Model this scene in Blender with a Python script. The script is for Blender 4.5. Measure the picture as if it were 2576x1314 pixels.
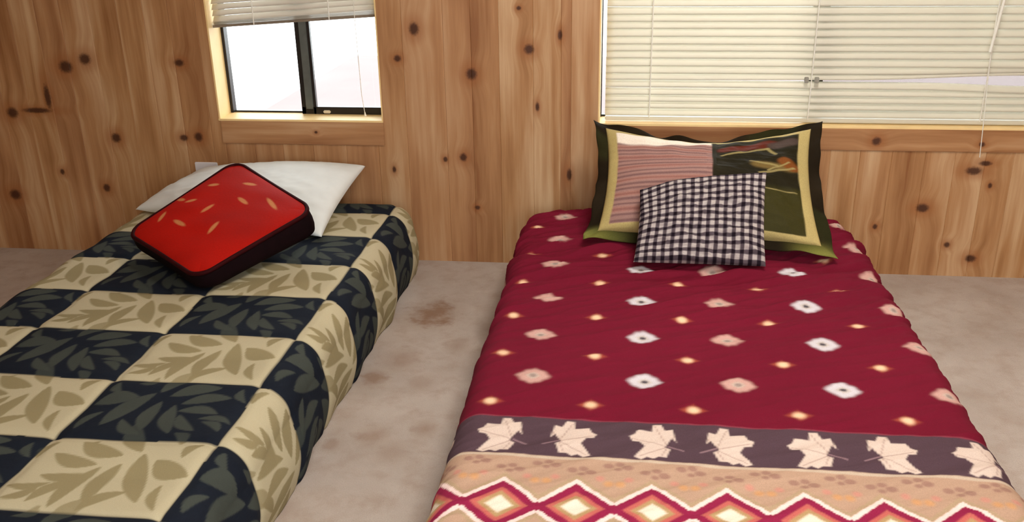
import bpy, bmesh, math, random
import numpy as np
from mathutils import Matrix, Vector

for o in list(bpy.data.objects):
    bpy.data.objects.remove(o)
S = bpy.context.scene
COL = S.collection
PI = math.pi

# ------------------------------------------------------------------ camera
R = [[0.992826267968884, -0.02944173154331281, 0.11588436510034165],
     [0.11857748473048052, 0.3668157147319987, -0.9227055931014212],
     [-0.015342155844940445, 0.9298276269660869, 0.36767540356222517]]
cam = bpy.data.objects.new('camera', bpy.data.cameras.new('camera'))
COL.objects.link(cam)
M = Matrix(R).to_4x4()
M.translation = Vector((0.0, -3.6178, 1.45))
cam.matrix_world = M
cam.data.sensor_width = 36
cam.data.lens = 32.8416
cam.data.clip_start = 0.05
S.camera = cam

# ------------------------------------------------------------------ light and exposure
S.view_settings.view_transform = 'Standard'
S.view_settings.look = 'None'
S.view_settings.exposure = 0.0
S.view_settings.gamma = 1.0
S.view_settings.use_curve_mapping = False
world = bpy.data.worlds.new('world')
S.world = world
world.use_nodes = True
wb = world.node_tree.nodes['Background']
wb.inputs[0].default_value = (0.93, 0.97, 1.0, 1)
wb.inputs[1].default_value = 7.0


def area(name, loc, rot, sx, sy, power, col):
    l = bpy.data.lights.new(name, 'AREA')
    l.shape = 'RECTANGLE'
    l.size, l.size_y, l.energy, l.color = sx, sy, power, col
    o = bpy.data.objects.new(name, l)
    COL.objects.link(o)
    o.location = loc
    o.rotation_euler = rot
    return o


# unseen fill lights added: two at the ceiling, one at the rear window
area('added_wall_fill', (0.5, -1.30, 2.36), (0, 0, 0), 0.5, 0.5, 27, (1.0, 0.94, 0.86))
area('added_foreground_fill', (0.1, -3.2, 2.36), (0, 0, 0), 0.5, 0.5, 30, (1.0, 0.96, 0.9))
area('added_rear_fill', (0.55, -4.5, 1.45), (math.radians(90), 0, 0), 1.7, 1.3, 18, (0.94, 0.97, 1.0))


# ------------------------------------------------------------------ helpers
def lin(c):
    c = np.asarray(c, float) / 255.0
    return np.where(c <= 0.04045, c / 12.92, ((c + 0.055) / 1.055) ** 2.4)


def l4(c):
    a = lin(c)
    return (float(a[0]), float(a[1]), float(a[2]), 1.0)


def material(name):
    m = bpy.data.materials.new(name)
    m.use_nodes = True
    nt = m.node_tree
    return m, nt, nt.nodes['Principled BSDF']


def bump(nt, b, src, strength, dist):
    bp = nt.nodes.new('ShaderNodeBump')
    bp.inputs['Strength'].default_value = strength
    bp.inputs['Distance'].default_value = dist
    nt.links.new(src, bp.inputs['Height'])
    nt.links.new(bp.outputs[0], b.inputs['Normal'])


def noise(nt, scale, detail=3, rough=0.5, vec=None):
    n = nt.nodes.new('ShaderNodeTexNoise')
    n.inputs['Scale'].default_value = scale
    n.inputs['Detail'].default_value = detail
    n.inputs['Roughness'].default_value = rough
    if vec is None:
        tc = nt.nodes.new('ShaderNodeTexCoord')
        vec = tc.outputs['Object']
    nt.links.new(vec, n.inputs['Vector'])
    return n.outputs['Fac']


def maprange(nt, src, a, b, c, d, smooth=False):
    n = nt.nodes.new('ShaderNodeMapRange')
    if smooth:
        n.interpolation_type = 'SMOOTHSTEP'
    n.inputs['From Min'].default_value = a
    n.inputs['From Max'].default_value = b
    n.inputs['To Min'].default_value = c
    n.inputs['To Max'].default_value = d
    nt.links.new(src, n.inputs['Value'])
    return n.outputs['Result']


def math_(nt, op, a, b=None, c=None):
    n = nt.nodes.new('ShaderNodeMath')
    n.operation = op
    for i, x in enumerate((a, b, c)):
        if x is None:
            continue
        if isinstance(x, (int, float)):
            n.inputs[i].default_value = x
        else:
            nt.links.new(x, n.inputs[i])
    return n.outputs[0]


def mixc(nt, fac, a, b, blend='MIX'):
    n = nt.nodes.new('ShaderNodeMix')
    n.data_type = 'RGBA'
    n.blend_type = blend
    for i, x in ((0, fac), (6, a), (7, b)):
        if isinstance(x, (int, float)):
            n.inputs[i].default_value = x
        elif isinstance(x, tuple):
            n.inputs[i].default_value = x
        else:
            nt.links.new(x, n.inputs[i])
    return n.outputs[2]


def plain(name, col, rough=0.6, metal=0.0, nscale=40, namp=0.12, bumps=0.0):
    m, nt, b = material(name)
    f = noise(nt, nscale)
    v = maprange(nt, f, 0.3, 0.7, 1 - namp, 1 + namp)
    c = mixc(nt, 1.0, l4(col), (1, 1, 1, 1), 'MULTIPLY')
    n = c.node
    nt.links.new(v, n.inputs[7])
    nt.links.new(c, b.inputs['Base Color'])
    b.inputs['Roughness'].default_value = rough
    b.inputs['Metallic'].default_value = metal
    if rough > .65:
        b.inputs['Specular IOR Level'].default_value = .08
    if bumps:
        bump(nt, b, f, bumps, 0.002)
    return m


def printed_cloth(name, rough=0.9, sheen=0.2, weave=900, bs=0.25):
    """cloth whose printed pattern is the colour attribute, with a fine weave"""
    m, nt, b = material(name)
    at = nt.nodes.new('ShaderNodeAttribute')
    at.attribute_name = 'print'
    f = noise(nt, weave, 2)
    v = maprange(nt, f, 0.3, 0.7, 0.9, 1.1)
    c = mixc(nt, 1.0, at.outputs['Color'], (1, 1, 1, 1), 'MULTIPLY')
    nt.links.new(v, c.node.inputs[7])
    nt.links.new(c, b.inputs['Base Color'])
    b.inputs['Roughness'].default_value = rough
    b.inputs['Sheen Weight'].default_value = sheen
    b.inputs['Specular IOR Level'].default_value = 0.08
    bump(nt, b, noise(nt, 120, 3), bs, 0.002)
    return m


def link(name, me, m=None, parent=None, smooth=False):
    o = bpy.data.objects.new(name, me)
    COL.objects.link(o)
    if m:
        me.materials.append(m)
    if parent:
        o.parent = parent
        o.matrix_parent_inverse = parent.matrix_world.inverted() if False else Matrix.Translation(-parent.location)
    if smooth:
        me.polygons.foreach_set('use_smooth', [True] * len(me.polygons))
    return o


def npmesh(name, V, F, m, parent=None, col=None, smooth=True):
    V = np.asarray(V, np.float32)
    F = np.asarray(F, np.int32)
    me = bpy.data.meshes.new(name)
    me.vertices.add(len(V))
    me.vertices.foreach_set('co', V.ravel())
    k = F.shape[1]
    me.loops.add(F.size)
    me.loops.foreach_set('vertex_index', F.ravel())
    me.polygons.add(len(F))
    me.polygons.foreach_set('loop_start', np.arange(0, F.size, k, dtype=np.int32))
    me.polygons.foreach_set('loop_total', np.full(len(F), k, np.int32))
    me.update(calc_edges=True)
    me.validate()
    if col is not None:
        at = me.color_attributes.new('print', 'FLOAT_COLOR', 'POINT')
        c4 = np.ones((len(V), 4), np.float32)
        c4[:, :3] = col
        at.data.foreach_set('color', c4.ravel())
    return link(name, me, m, parent, smooth)


def gridfaces(nu, nv, off=0, flip=False):
    i, j = np.meshgrid(np.arange(nu - 1), np.arange(nv - 1), indexing='ij')
    a = (i * nv + j).ravel() + off
    q = np.stack([a, a + nv, a + nv + 1, a + 1], 1)
    return q[:, ::-1] if flip else q


def boxes_mesh(name, boxes, m, parent=None, bevel=0.0, smooth=False):
    bm = bmesh.new()
    for (x0, x1, y0, y1, z0, z1) in boxes:
        vs = [bm.verts.new(p) for p in ((x0, y0, z0), (x1, y0, z0), (x1, y1, z0), (x0, y1, z0), (x0, y0, z1), (x1, y0, z1), (x1, y1, z1), (x0, y1, z1))]
        for f in ((0, 3, 2, 1), (4, 5, 6, 7), (0, 1, 5, 4), (1, 2, 6, 5), (2, 3, 7, 6), (3, 0, 4, 7)):
            bm.faces.new([vs[i] for i in f])
    if bevel:
        bmesh.ops.bevel(bm, geom=bm.edges[:], offset=bevel, segments=2, affect='EDGES')
    me = bpy.data.meshes.new(name)
    bm.to_mesh(me)
    bm.free()
    return link(name, me, m, parent, smooth)


def tube_mesh(name, pts, rad, m, parent=None, closed=False, n=8):
    P = [Vector(p) for p in pts]
    V, F = [], []
    L = len(P)
    for i, p in enumerate(P):
        a = P[(i - 1) % L] if (closed or i > 0) else p
        b = P[(i + 1) % L] if (closed or i < L - 1) else p
        t = (b - a).normalized()
        s = t.cross(Vector((0, 0, 1)) if abs(t.z) < 0.9 else Vector((0, 1, 0))).normalized()
        w = s.cross(t)
        r = rad[i] if isinstance(rad, (list, tuple)) else rad
        for k in range(n):
            q = 2 * PI * k / n
            V.append(p + s * math.cos(q) * r + w * math.sin(q) * r)
    for i in range(L if closed else L - 1):
        for k in range(n):
            F.append((i * n + k, i * n + (k + 1) % n, ((i + 1) % L) * n + (k + 1) % n, ((i + 1) % L) * n + k))
    return npmesh(name, [tuple(v) for v in V], F, m, parent)


def empty(name, loc):
    o = bpy.data.objects.new(name, None)
    COL.objects.link(o)
    o.location = loc
    return o


def tag(o, label, cat, group=None):
    o['label'] = label
    o['category'] = cat
    if group:
        o['group'] = group
    return o


def struct(o, label=None):
    o['kind'] = 'structure'
    if label:
        o['label'] = label
    return o


def sinnoise(x, y, seed, n=8, fmin=2, fmax=10, ang=None, spread=PI, ridge=False):
    r = np.random.RandomState(seed)
    o = np.zeros_like(x)
    for i in range(n):
        f = 2 * PI * (fmin * (fmax / fmin) ** (i / max(1, n - 1)))
        a = (r.uniform(0, 2 * PI) if ang is None else ang + r.uniform(-spread, spread))
        ph = r.uniform(0, 2 * PI)
        s = np.sin(f * (x * math.cos(a) + y * math.sin(a)) + ph)
        if ridge:
            s = 1 - 2 * np.abs(s) ** 0.7
        o += s * (fmin * 2 * PI / f) ** 0.8
    return o / math.sqrt(n)


def sstep(a, b, x):
    t = np.clip((x - a) / (b - a), 0, 1)
    return t * t * (3 - 2 * t)


def blend(base, c, m):
    return base * (1 - m[..., None]) + np.asarray(c) * m[..., None]


# ------------------------------------------------------------------ materials
KNOTS = [(-2.289, .809, .026, .022), (-2.2, .841, .022, .020), (-2.568, .615, .022, .02), (-2.396, .684, .012, .045), (-2.455, .626, .055, .010),
         (-2.123, .513, .018, .018), (-1.797, .828, .018, .013), (-1.823, .518, .016, .012), (-1.759, .522, .016, .017), (-2.396, .36, .009, .011),
         (-2.206, .292, .014, .016), (-2.637, .252, .023, .02), (-.822, .963, .017, .022), (-.894, .849, .013, .012), (-.602, .79, .019, .020),
         (-.375, .886, .017, .017), (-.256, .94, .008, .017), (-.344, .663, .007, .016), (-.646, .454, .013, .015), (-.594, .241, .010, .008),
         (-.217, .389, .009, .022), (-.935, .397, .007, .012), (-.413, 1.04, .008, .007), (-.72, .444, .008, .01),
         (1.324, .434, .026, .014), (1.362, .464, .020, .009), (1.392, .377, .007, .01),
         (1.158, .281, .021, .016), (1.271, .132, .010, .010), (1.368, .077, .018, .014), (.99, .20, .008, .01), (-2.0, 1.3, .02, .02), (-.5, 1.5, .02, .02)]
KNOTS_TRIM = [(.952, .546, .015, .014), (1.335, .539, .010, .008), (-1.25, .55, .006, .005)]


def pine(name, vertical=True, knots=KNOTS, tone=1.0):
    m, nt, b = material(name)
    tc = nt.nodes.new('ShaderNodeTexCoord')
    P = tc.outputs['Object']
    d = None
    for (x, z, rx, rz) in knots:
        vm = nt.nodes.new('ShaderNodeVectorMath')
        vm.operation = 'MULTIPLY_ADD'
        nt.links.new(P, vm.inputs[0])
        vm.inputs[1].default_value = (.8 / rx, 0, .8 / rz)
        vm.inputs[2].default_value = (-.8 * x / rx, 0, -.8 * z / rz)
        ln = nt.nodes.new('ShaderNodeVectorMath')
        ln.operation = 'LENGTH'
        nt.links.new(vm.outputs[0], ln.inputs[0])
        d = ln.outputs['Value'] if d is None else math_(nt, 'MINIMUM', d, ln.outputs['Value'])
    at = nt.nodes.new('ShaderNodeAttribute')
    at.attribute_name = 'print'
    sep = nt.nodes.new('ShaderNodeSeparateColor')
    nt.links.new(at.outputs['Color'], sep.inputs[0])
    # grain coordinates: stretched along the board, shifted per board, pushed aside by the knots
    near = maprange(nt, d, 1.0, 5.0, 1.0, 0.0, True)
    sx = nt.nodes.new('ShaderNodeSeparateXYZ')
    nt.links.new(P, sx.inputs[0])
    cx = nt.nodes.new('ShaderNodeCombineXYZ')
    across = sx.outputs['X'] if vertical else sx.outputs['Z']
    along = sx.outputs['Z'] if vertical else sx.outputs['X']
    a1 = math_(nt, 'ADD', across, math_(nt, 'MULTIPLY', near, 0.018))
    nt.links.new(a1, cx.inputs[0])
    nt.links.new(math_(nt, 'MULTIPLY', sep.outputs['Green'], 37.0), cx.inputs[1])
    nt.links.new(math_(nt, 'MULTIPLY', along, 0.055), cx.inputs[2])
    g1 = noise(nt, 26, 4, 0.55, cx.outputs[0])
    g2 = noise(nt, 90, 3, 0.6, cx.outputs[0])
    cy = nt.nodes.new('ShaderNodeCombineXYZ')
    nt.links.new(across, cy.inputs[0])
    nt.links.new(math_(nt, 'MULTIPLY', sep.outputs['Green'], 11.0), cy.inputs[1])
    nt.links.new(math_(nt, 'MULTIPLY', along, 0.35), cy.inputs[2])
    g3 = noise(nt, 6, 2, 0.5, cy.outputs[0])
    f = math_(nt, 'ADD', math_(nt, 'MULTIPLY', g1, 0.6), math_(nt, 'MULTIPLY', g2, 0.10))
    f = math_(nt, 'ADD', f, math_(nt, 'MULTIPLY', g3, 0.35))
    fac = maprange(nt, f, 0.38, 0.74, 0.0, 1.0)
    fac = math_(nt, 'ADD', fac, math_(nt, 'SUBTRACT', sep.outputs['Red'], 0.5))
    cr = nt.nodes.new('ShaderNodeValToRGB')
    el = cr.color_ramp.elements
    el[0].position = 0.0
    el[0].color = l4((206 * tone, 170 * tone, 130 * tone))
    el[1].position = 1.0
    el[1].color = l4((136 * tone, 88 * tone, 48 * tone))
    e = el.new(0.5)
    e.color = l4((176 * tone, 130 * tone, 86 * tone))
    nt.links.new(fac, cr.inputs[0])
    # some boards pinker, some yellower
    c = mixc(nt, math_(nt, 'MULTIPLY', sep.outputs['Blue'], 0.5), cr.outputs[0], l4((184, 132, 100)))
    halo = maprange(nt, d, 0.9, 3.0, 0.5, 0.0, True)
    c = mixc(nt, halo, c, l4((150, 88, 44)))
    kn = noise(nt, 120, 2, 0.5)
    dd = math_(nt, 'ADD', d, math_(nt, 'MULTIPLY', math_(nt, 'SUBTRACT', kn, 0.5), 0.5))
    core = maprange(nt, dd, 0.45, 1.25, 0.92, 0.0, True)
    c = mixc(nt, core, c, l4((66, 34, 20)))
    nt.links.new(c, b.inputs['Base Color'])
    b.inputs['Roughness'].default_value = 0.5
    b.inputs['Specular IOR Level'].default_value = 0.3
    bump(nt, b, g1, 0.12, 0.002)
    return m


M_PINE = pine('knotty_pine')
M_PINE_H = pine('pine_board', False, KNOTS_TRIM)
M_REVEAL = plain('pale_pine', (246, 214, 152), .5, nscale=12, namp=.06)

m, nt, b = material('carpet')
n1 = noise(nt, 3.0, 4, 0.6)
n2 = noise(nt, 14, 4, 0.6)
n3 = noise(nt, 260, 3, 0.7)
c = mixc(nt, maprange(nt, n1, .35, .7, 0, 1), l4((204, 192, 182)), l4((180, 166, 155)))
c = mixc(nt, maprange(nt, n2, .46, .68, 0, .6), c, l4((176, 156, 142)))
c = mixc(nt, maprange(nt, n3, .3, .7, 0, .28), c, l4((150, 134, 122)))
STAINS = [(-.68, -.53, .10, .8), (-.72, -.90, .07, .45), (-.78, -1.03, .045, .6), (-.69, -1.37, .05, .45), (-.55, -1.32, .04, .4), (-.80, -1.43, .03, .4),
          (-.55, -.78, .05, .35), (-.62, -1.45, .05, .3), (-.62, -1.05, .05, .3), (-.84, -1.74, .05, .25)]
tc = nt.nodes.new('ShaderNodeTexCoord')
for (x, y, r, a) in STAINS:
    vm = nt.nodes.new('ShaderNodeVectorMath')
    vm.operation = 'MULTIPLY_ADD'
    nt.links.new(tc.outputs['Object'], vm.inputs[0])
    vm.inputs[1].default_value = (1 / r, 0.8 / r, 0)
    vm.inputs[2].default_value = (-x / r, -0.8 * y / r, 0)
    ln = nt.nodes.new('ShaderNodeVectorMath')
    ln.operation = 'LENGTH'
    nt.links.new(vm.outputs[0], ln.inputs[0])
    q = math_(nt, 'ADD', ln.outputs['Value'], math_(nt, 'MULTIPLY', math_(nt, 'SUBTRACT', n2, .5), 3.0))
    c = mixc(nt, maprange(nt, q, .1, 1.3, a, 0, True), c, l4((140, 104, 78)))
nt.links.new(c, b.inputs['Base Color'])
b.inputs['Roughness'].default_value = 1.0
b.inputs['Specular IOR Level'].default_value = 0.05
bump(nt, b, n3, 0.6, 0.006)
M_CARPET = m

M_PLASTER = plain('painted_plaster', (206, 190, 166), 0.9, nscale=3, namp=0.03)
M_BRONZE = plain('bronze_aluminium', (46, 42, 40), 0.35, 0.5, 30, 0.1)
M_BRONZE_L = plain('worn_aluminium', (112, 118, 116), 0.35, 0.5, 30, 0.1)
M_CORD = plain('white_cord', (238, 236, 226), 0.6, nscale=400, namp=0.05)
M_PLASTIC = plain('white_plastic', (226, 222, 224), 0.35, nscale=60, namp=0.02)
M_DARK = plain('dark_slot', (30, 28, 26), 0.6)
M_TICK = plain('mattress_ticking', (206, 200, 188), 0.9, nscale=80, namp=0.06, bumps=0.3)
M_CREAM = plain('cream_paint', (228, 214, 186), 0.6, nscale=20, namp=0.03)

# glass
m, nt, b = material('window_glass')
out = nt.nodes['Material Output']
tr = nt.nodes.new('ShaderNodeBsdfTransparent')
tr.inputs[0].default_value = (0.95, 0.97, 0.97, 1)
gl = nt.nodes.new('ShaderNodeBsdfGlossy')
gl.inputs['Roughness'].default_value = 0.03
fr = nt.nodes.new('ShaderNodeFresnel')
fr.inputs['IOR'].default_value = 1.25
mx = nt.nodes.new('ShaderNodeMixShader')
nt.links.new(fr.outputs[0], mx.inputs[0])
nt.links.new(tr.outputs[0], mx.inputs[1])
nt.links.new(gl.outputs[0], mx.inputs[2])
nt.links.new(mx.outputs[0], out.inputs[0])
nt.nodes.remove(b)
M_GLASS = m

# insect screen
m, nt, b = material('insect_screen')
out = nt.nodes['Material Output']
tr = nt.nodes.new('ShaderNodeBsdfTransparent')
mx = nt.nodes.new('ShaderNodeMixShader')
b.inputs['Base Color'].default_value = l4((60, 62, 60))
nt.links.new(maprange(nt, noise(nt, 900, 1), .3, .7, .16, .24), mx.inputs[0])
nt.links.new(tr.outputs[0], mx.inputs[1])
nt.links.new(b.outputs[0], mx.inputs[2])
nt.links.new(mx.outputs[0], out.inputs[0])
M_SCREEN = m

# blind slats let some daylight through
def slat_mat(name, col, trans):
    m, nt, b = material(name)
    out = nt.nodes['Material Output']
    b.inputs['Roughness'].default_value = 0.45
    cc = mixc(nt, noise(nt, 6, 2), l4(col), l4([x * 0.97 for x in col]))
    nt.links.new(cc, b.inputs['Base Color'])
    t = nt.nodes.new('ShaderNodeBsdfTranslucent')
    nt.links.new(cc, t.inputs[0])
    mx = nt.nodes.new('ShaderNodeMixShader')
    mx.inputs[0].default_value = trans
    nt.links.new(b.outputs[0], mx.inputs[1])
    nt.links.new(t.outputs[0], mx.inputs[2])
    nt.links.new(mx.outputs[0], out.inputs[0])
    return m


M_SLAT = slat_mat('cream_slat', (234, 229, 214), 0.34)
M_SLAT1 = slat_mat('beige_slat', (226, 218, 204), 0.14)

# ------------------------------------------------------------------ room shell
WT = 0.15
XL, XR, YF, ZC = -3.3, 2.7, -4.62, 2.45
W1 = (-1.66, -0.968, 0.593, 1.42)
W2 = (-0.106, 1.75, 0.593, 1.72)

struct(boxes_mesh('floor', [(XL - WT, XR + WT, YF - WT, WT, -0.08, 0.0)], M_CARPET))
struct(boxes_mesh('ceiling', [(XL - WT, XR + WT, YF - WT, WT, ZC, ZC + 0.12)], M_PLASTER))


def board_wall(name, seams, tones, windows, z0, z1, mat):
    """tongue and groove boards with V joints, openings left for the windows; one mesh"""
    V, F, C = [], [], []

    def quad(ps, t):
        k = len(V)
        V.extend(ps)
        C.extend([t] * 4)
        F.append((k, k + 1, k + 2, k + 3))
    g, dp = 0.002, 0.002
    for i in range(len(seams) - 1):
        xa, xb = seams[i], seams[i + 1]
        t = tones[i]
        cuts = sorted({xa, xb} | {w[k] for w in windows for k in (0, 1) if xa < w[k] < xb})
        for ca, cb in zip(cuts[:-1], cuts[1:]):
            mid = (ca + cb) / 2
            spans = [(z0, z1)]
            for w in windows:
                if w[0] < mid < w[1]:
                    spans = [(z0, w[2]), (w[3], z1)]
            for za, zb in spans:
                pa = ca + (g if ca == xa else 0)
                pb = cb - (g if cb == xb else 0)
                quad([(pa, 0, za), (pb, 0, za), (pb, 0, zb), (pa, 0, zb)], t)
                if ca == xa:
                    quad([(ca, dp, za), (pa, 0, za), (pa, 0, zb), (ca, dp, zb)], t)
                if cb == xb:
                    quad([(pb, 0, za), (cb, dp, za), (cb, dp, zb), (pb, 0, zb)], t)
                quad([(cb, WT, za), (ca, WT, za), (ca, WT, zb), (cb, WT, zb)], t)
                if za == z0:
                    quad([(ca, 0, za), (ca, WT, za), (cb, WT, za), (cb, 0, za)], t)
                else:
                    quad([(ca, 0, za), (ca, WT, za), (cb, WT, za), (cb, 0, za)], t)
                quad([(ca, 0, zb), (cb, 0, zb), (cb, WT, zb), (ca, WT, zb)], t)
    for w in windows:
        quad([(w[0], 0, w[2]), (w[0], WT, w[2]), (w[0], WT, w[3]), (w[0], 0, w[3])], (.5, .5, .2))
        quad([(w[1], 0, w[2]), (w[1], 0, w[3]), (w[1], WT, w[3]), (w[1], WT, w[2])], (.5, .5, .2))
    return npmesh(name, V, F, mat, None, np.array(C), smooth=False)


random.seed(5)
seams = [XL - WT, -3.2, -3.08, -2.96, -2.83, -2.72, -2.603, -2.49, -2.38, -2.274, -2.149, -2.03, -1.92, -1.816, -1.70, -1.645, -1.52, -1.40, -1.27, -1.13, -.995,
         -.872, -.71, -.602, -.493, -.36, -.252, -.213, -.10, .03, .16, .29, .42, .55, .67, .79, .90, 1.018, 1.14, 1.25, 1.36, 1.462, 1.58, 1.72, 1.85, 1.98, 2.1, 2.23, 2.36, 2.5, 2.62, XR + WT]
tones = []
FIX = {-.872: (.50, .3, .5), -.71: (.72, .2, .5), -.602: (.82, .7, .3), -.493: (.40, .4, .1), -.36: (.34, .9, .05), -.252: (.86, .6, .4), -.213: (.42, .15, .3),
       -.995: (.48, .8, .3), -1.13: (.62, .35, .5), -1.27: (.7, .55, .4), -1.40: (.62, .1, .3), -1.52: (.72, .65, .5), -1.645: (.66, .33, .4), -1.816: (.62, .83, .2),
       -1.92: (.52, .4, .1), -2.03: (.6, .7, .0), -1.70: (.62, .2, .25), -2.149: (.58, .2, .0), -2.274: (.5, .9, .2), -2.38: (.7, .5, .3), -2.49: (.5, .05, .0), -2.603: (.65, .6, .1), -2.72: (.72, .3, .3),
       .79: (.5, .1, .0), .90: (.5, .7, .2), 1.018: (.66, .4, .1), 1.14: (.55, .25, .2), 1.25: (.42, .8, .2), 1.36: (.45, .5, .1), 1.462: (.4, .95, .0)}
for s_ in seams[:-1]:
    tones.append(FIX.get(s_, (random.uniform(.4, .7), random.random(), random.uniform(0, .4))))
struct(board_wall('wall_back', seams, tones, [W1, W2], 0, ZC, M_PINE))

# side walls of the same pine, seen only from other places; the wall behind the viewer gets a window added for daylight
def side_wall(name, x, sgn):
    n = 34
    bx = []
    ys = np.linspace(YF, 0, n + 1)
    for a, c_ in zip(ys[:-1], ys[1:]):
        bx.append((min(x, x + sgn * WT), max(x, x + sgn * WT), a + .0015, c_ - .0015, 0, ZC))
    bx.append((x + (sgn * .01 if sgn > 0 else -WT), x + (WT if sgn > 0 else -.01), YF, 0, 0, ZC))
    return struct(boxes_mesh(name, bx, M_PINE))


side_wall('wall_left', XL, -1)
side_wall('wall_right', XR, 1)
W3 = (-0.4, 1.5, 0.75, 2.15)
struct(boxes_mesh('wall_front', [(XL - WT, W3[0], YF - WT, YF, 0, ZC), (W3[1], XR + WT, YF - WT, YF, 0, ZC), (W3[0], W3[1], YF - WT, YF, 0, W3[2]), (W3[0], W3[1], YF - WT, YF, W3[3], ZC)], M_PLASTER))

# horizontal trim boards below the windows
def trim(name, x0, x1, z0, z1, tone):
    o = boxes_mesh(name, [(x0, x1, -0.006, 0.0, z0, z1)], M_PINE_H, bevel=0.0015)
    me = o.data
    at = me.color_attributes.new('print', 'FLOAT_COLOR', 'POINT')
    at.data.foreach_set('color', list(tone + (1.0,)) * len(me.vertices))
    return struct(o)


trim('trim_1', -1.652, -.966, .498, .593, (.62, .2, .45))
trim('trim_2', -.10, 1.80, .508, .593, (.72, .6, .3))


# ------------------------------------------------------------------ windows
def window(name, w, meet, fl=.012):
    x0, x1, z0, z1 = w
    root = empty(name, ((x0 + x1) / 2, 0.1, z0))
    struct(root)
    t = .012
    # reveal lining boards
    lin_ = boxes_mesh('jamb', [(x0, x0 + .006, .001, .149, z0, z1), (x1 - .006, x1, .001, .149, z0, z1), (x0, x1, .001, .149, z1 - .006, z1)], M_REVEAL, root)
    at = lin_.data.color_attributes.new('print', 'FLOAT_COLOR', 'POINT')
    at.data.foreach_set('color', [.2, .4, .1, 1.0] * len(lin_.data.vertices))
    si = boxes_mesh('window_sill', [(x0, x1, -.004, .149, z0, z0 + .008)], M_REVEAL, root)
    at = si.data.color_attributes.new('print', 'FLOAT_COLOR', 'POINT')
    at.data.foreach_set('color', [.2, .7, .1, 1.0] * len(si.data.vertices))
    zb = z0 + .008
    boxes_mesh('window_frame', [(x0 + .006, x0 + .006 + fl, .112, .148, zb, z1 - .006), (x1 - .006 - t, x1 - .006, .112, .148, zb, z1 - .006),
                                (x0 + .006, x1 - .006, .124, .148, zb, zb + .007), (x0 + .006, x1 - .006, .112, .148, z1 - .02, z1 - .006)], M_BRONZE, root, .0008)
    mr = meet + .062
    boxes_mesh('sash', [(meet, meet + .018, .102, .124, zb, z1 - .02), (mr - .012, mr, .102, .124, zb, z1 - .02),
                        (meet, x1 - .018, .102, .124, zb, zb + .030), (meet, x1 - .018, .102, .124, z1 - .05, z1 - .02), (x1 - .026, x1 - .018, .102, .124, zb, z1 - .02)], M_BRONZE, root, .0015)
    boxes_mesh('meeting_stile', [(meet + .018, mr - .012, .100, .120, zb + .02, z1 - .022)], M_BRONZE_L, root, .002)
    boxes_mesh('glass_pane', [(x0 + .008, meet + .01, .134, .138, zb + .005, z1 - .02)], M_GLASS, root)
    boxes_mesh('glass_pane', [(mr - .006, x1 - .02, .112, .116, zb + .028, z1 - .04)], M_GLASS, root)
    return root


w1 = window('window_1', W1, -1.338)
w1['label'] = 'small sliding window with dark metal frame above white pillow'
boxes_mesh('latch', [(-1.245, -1.215, .092, .103, .606, .618)], M_CREAM, w1, .003)
w2 = window('window_2', W2, .69, .004)
w2['label'] = 'wide window behind closed cream blinds'
boxes_mesh('insect_screen', [(.73, 1.735, .141, .143, .60, 1.70)], M_SCREEN, w2)
w3 = empty('added_rear_window', ((W3[0] + W3[1]) / 2, YF, W3[2]))  # unseen rear window, added as a daylight source
struct(w3)
boxes_mesh('window_frame', [(W3[0], W3[0] + .05, YF - .1, YF - .04, W3[2], W3[3]), (W3[1] - .05, W3[1], YF - .1, YF - .04, W3[2], W3[3]), (W3[0], W3[1], YF - .1, YF - .04, W3[2], W3[2] + .05),
                            (W3[0], W3[1], YF - .1, YF - .04, W3[3] - .05, W3[3]), (.53, .57, YF - .1, YF - .04, W3[2], W3[3])], M_BRONZE, w3)
boxes_mesh('glass_pane', [(W3[0], W3[1], YF - .08, YF - .076, W3[2], W3[3])], M_GLASS, w3)

# outside ground, pale and overexposed; a pinkish concrete pad nearer the small window
struct(boxes_mesh('outside_ground', [(-30, 30, .15, 60, -.42, -.32)], plain('pale_gravel', (242, 242, 240), .95, nscale=6, namp=.04)))
struct(boxes_mesh('outside_patio', [(-3.15, 6, .6, 7.1, -.33, -.30)], plain('pink_concrete', (118, 105, 103), .9, nscale=1.2, namp=.05)))

# ------------------------------------------------------------------ unseen ceiling fixtures, added around the two fill lights
me_, nt_, b_ = material('fill_diffuser')
b_.inputs['Base Color'].default_value = (.9, .88, .82, 1)
b_.inputs['Emission Color'].default_value = (1, .92, .8, 1)
b_.inputs['Emission Strength'].default_value = 3
for (lx_, ly_, lab) in ((.5, -1.30, 'added unseen square fill light nearer the window wall, above the red bed'), (.1, -3.2, 'added unseen square fill light farther from the window wall, above the viewer')):
    cl = tag(empty('added_ceiling_light', (lx_, ly_, 2.45)), lab, 'ceiling light', 'added fill lights')
    boxes_mesh('frame', [(lx_ - .3, lx_ + .3, ly_ - .3, ly_ + .3, 2.40, 2.45)], M_CREAM, cl, .004)
    boxes_mesh('diffuser', [(lx_ - .27, lx_ + .27, ly_ - .27, ly_ + .27, 2.375, 2.40)], me_, cl, .006)


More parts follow.
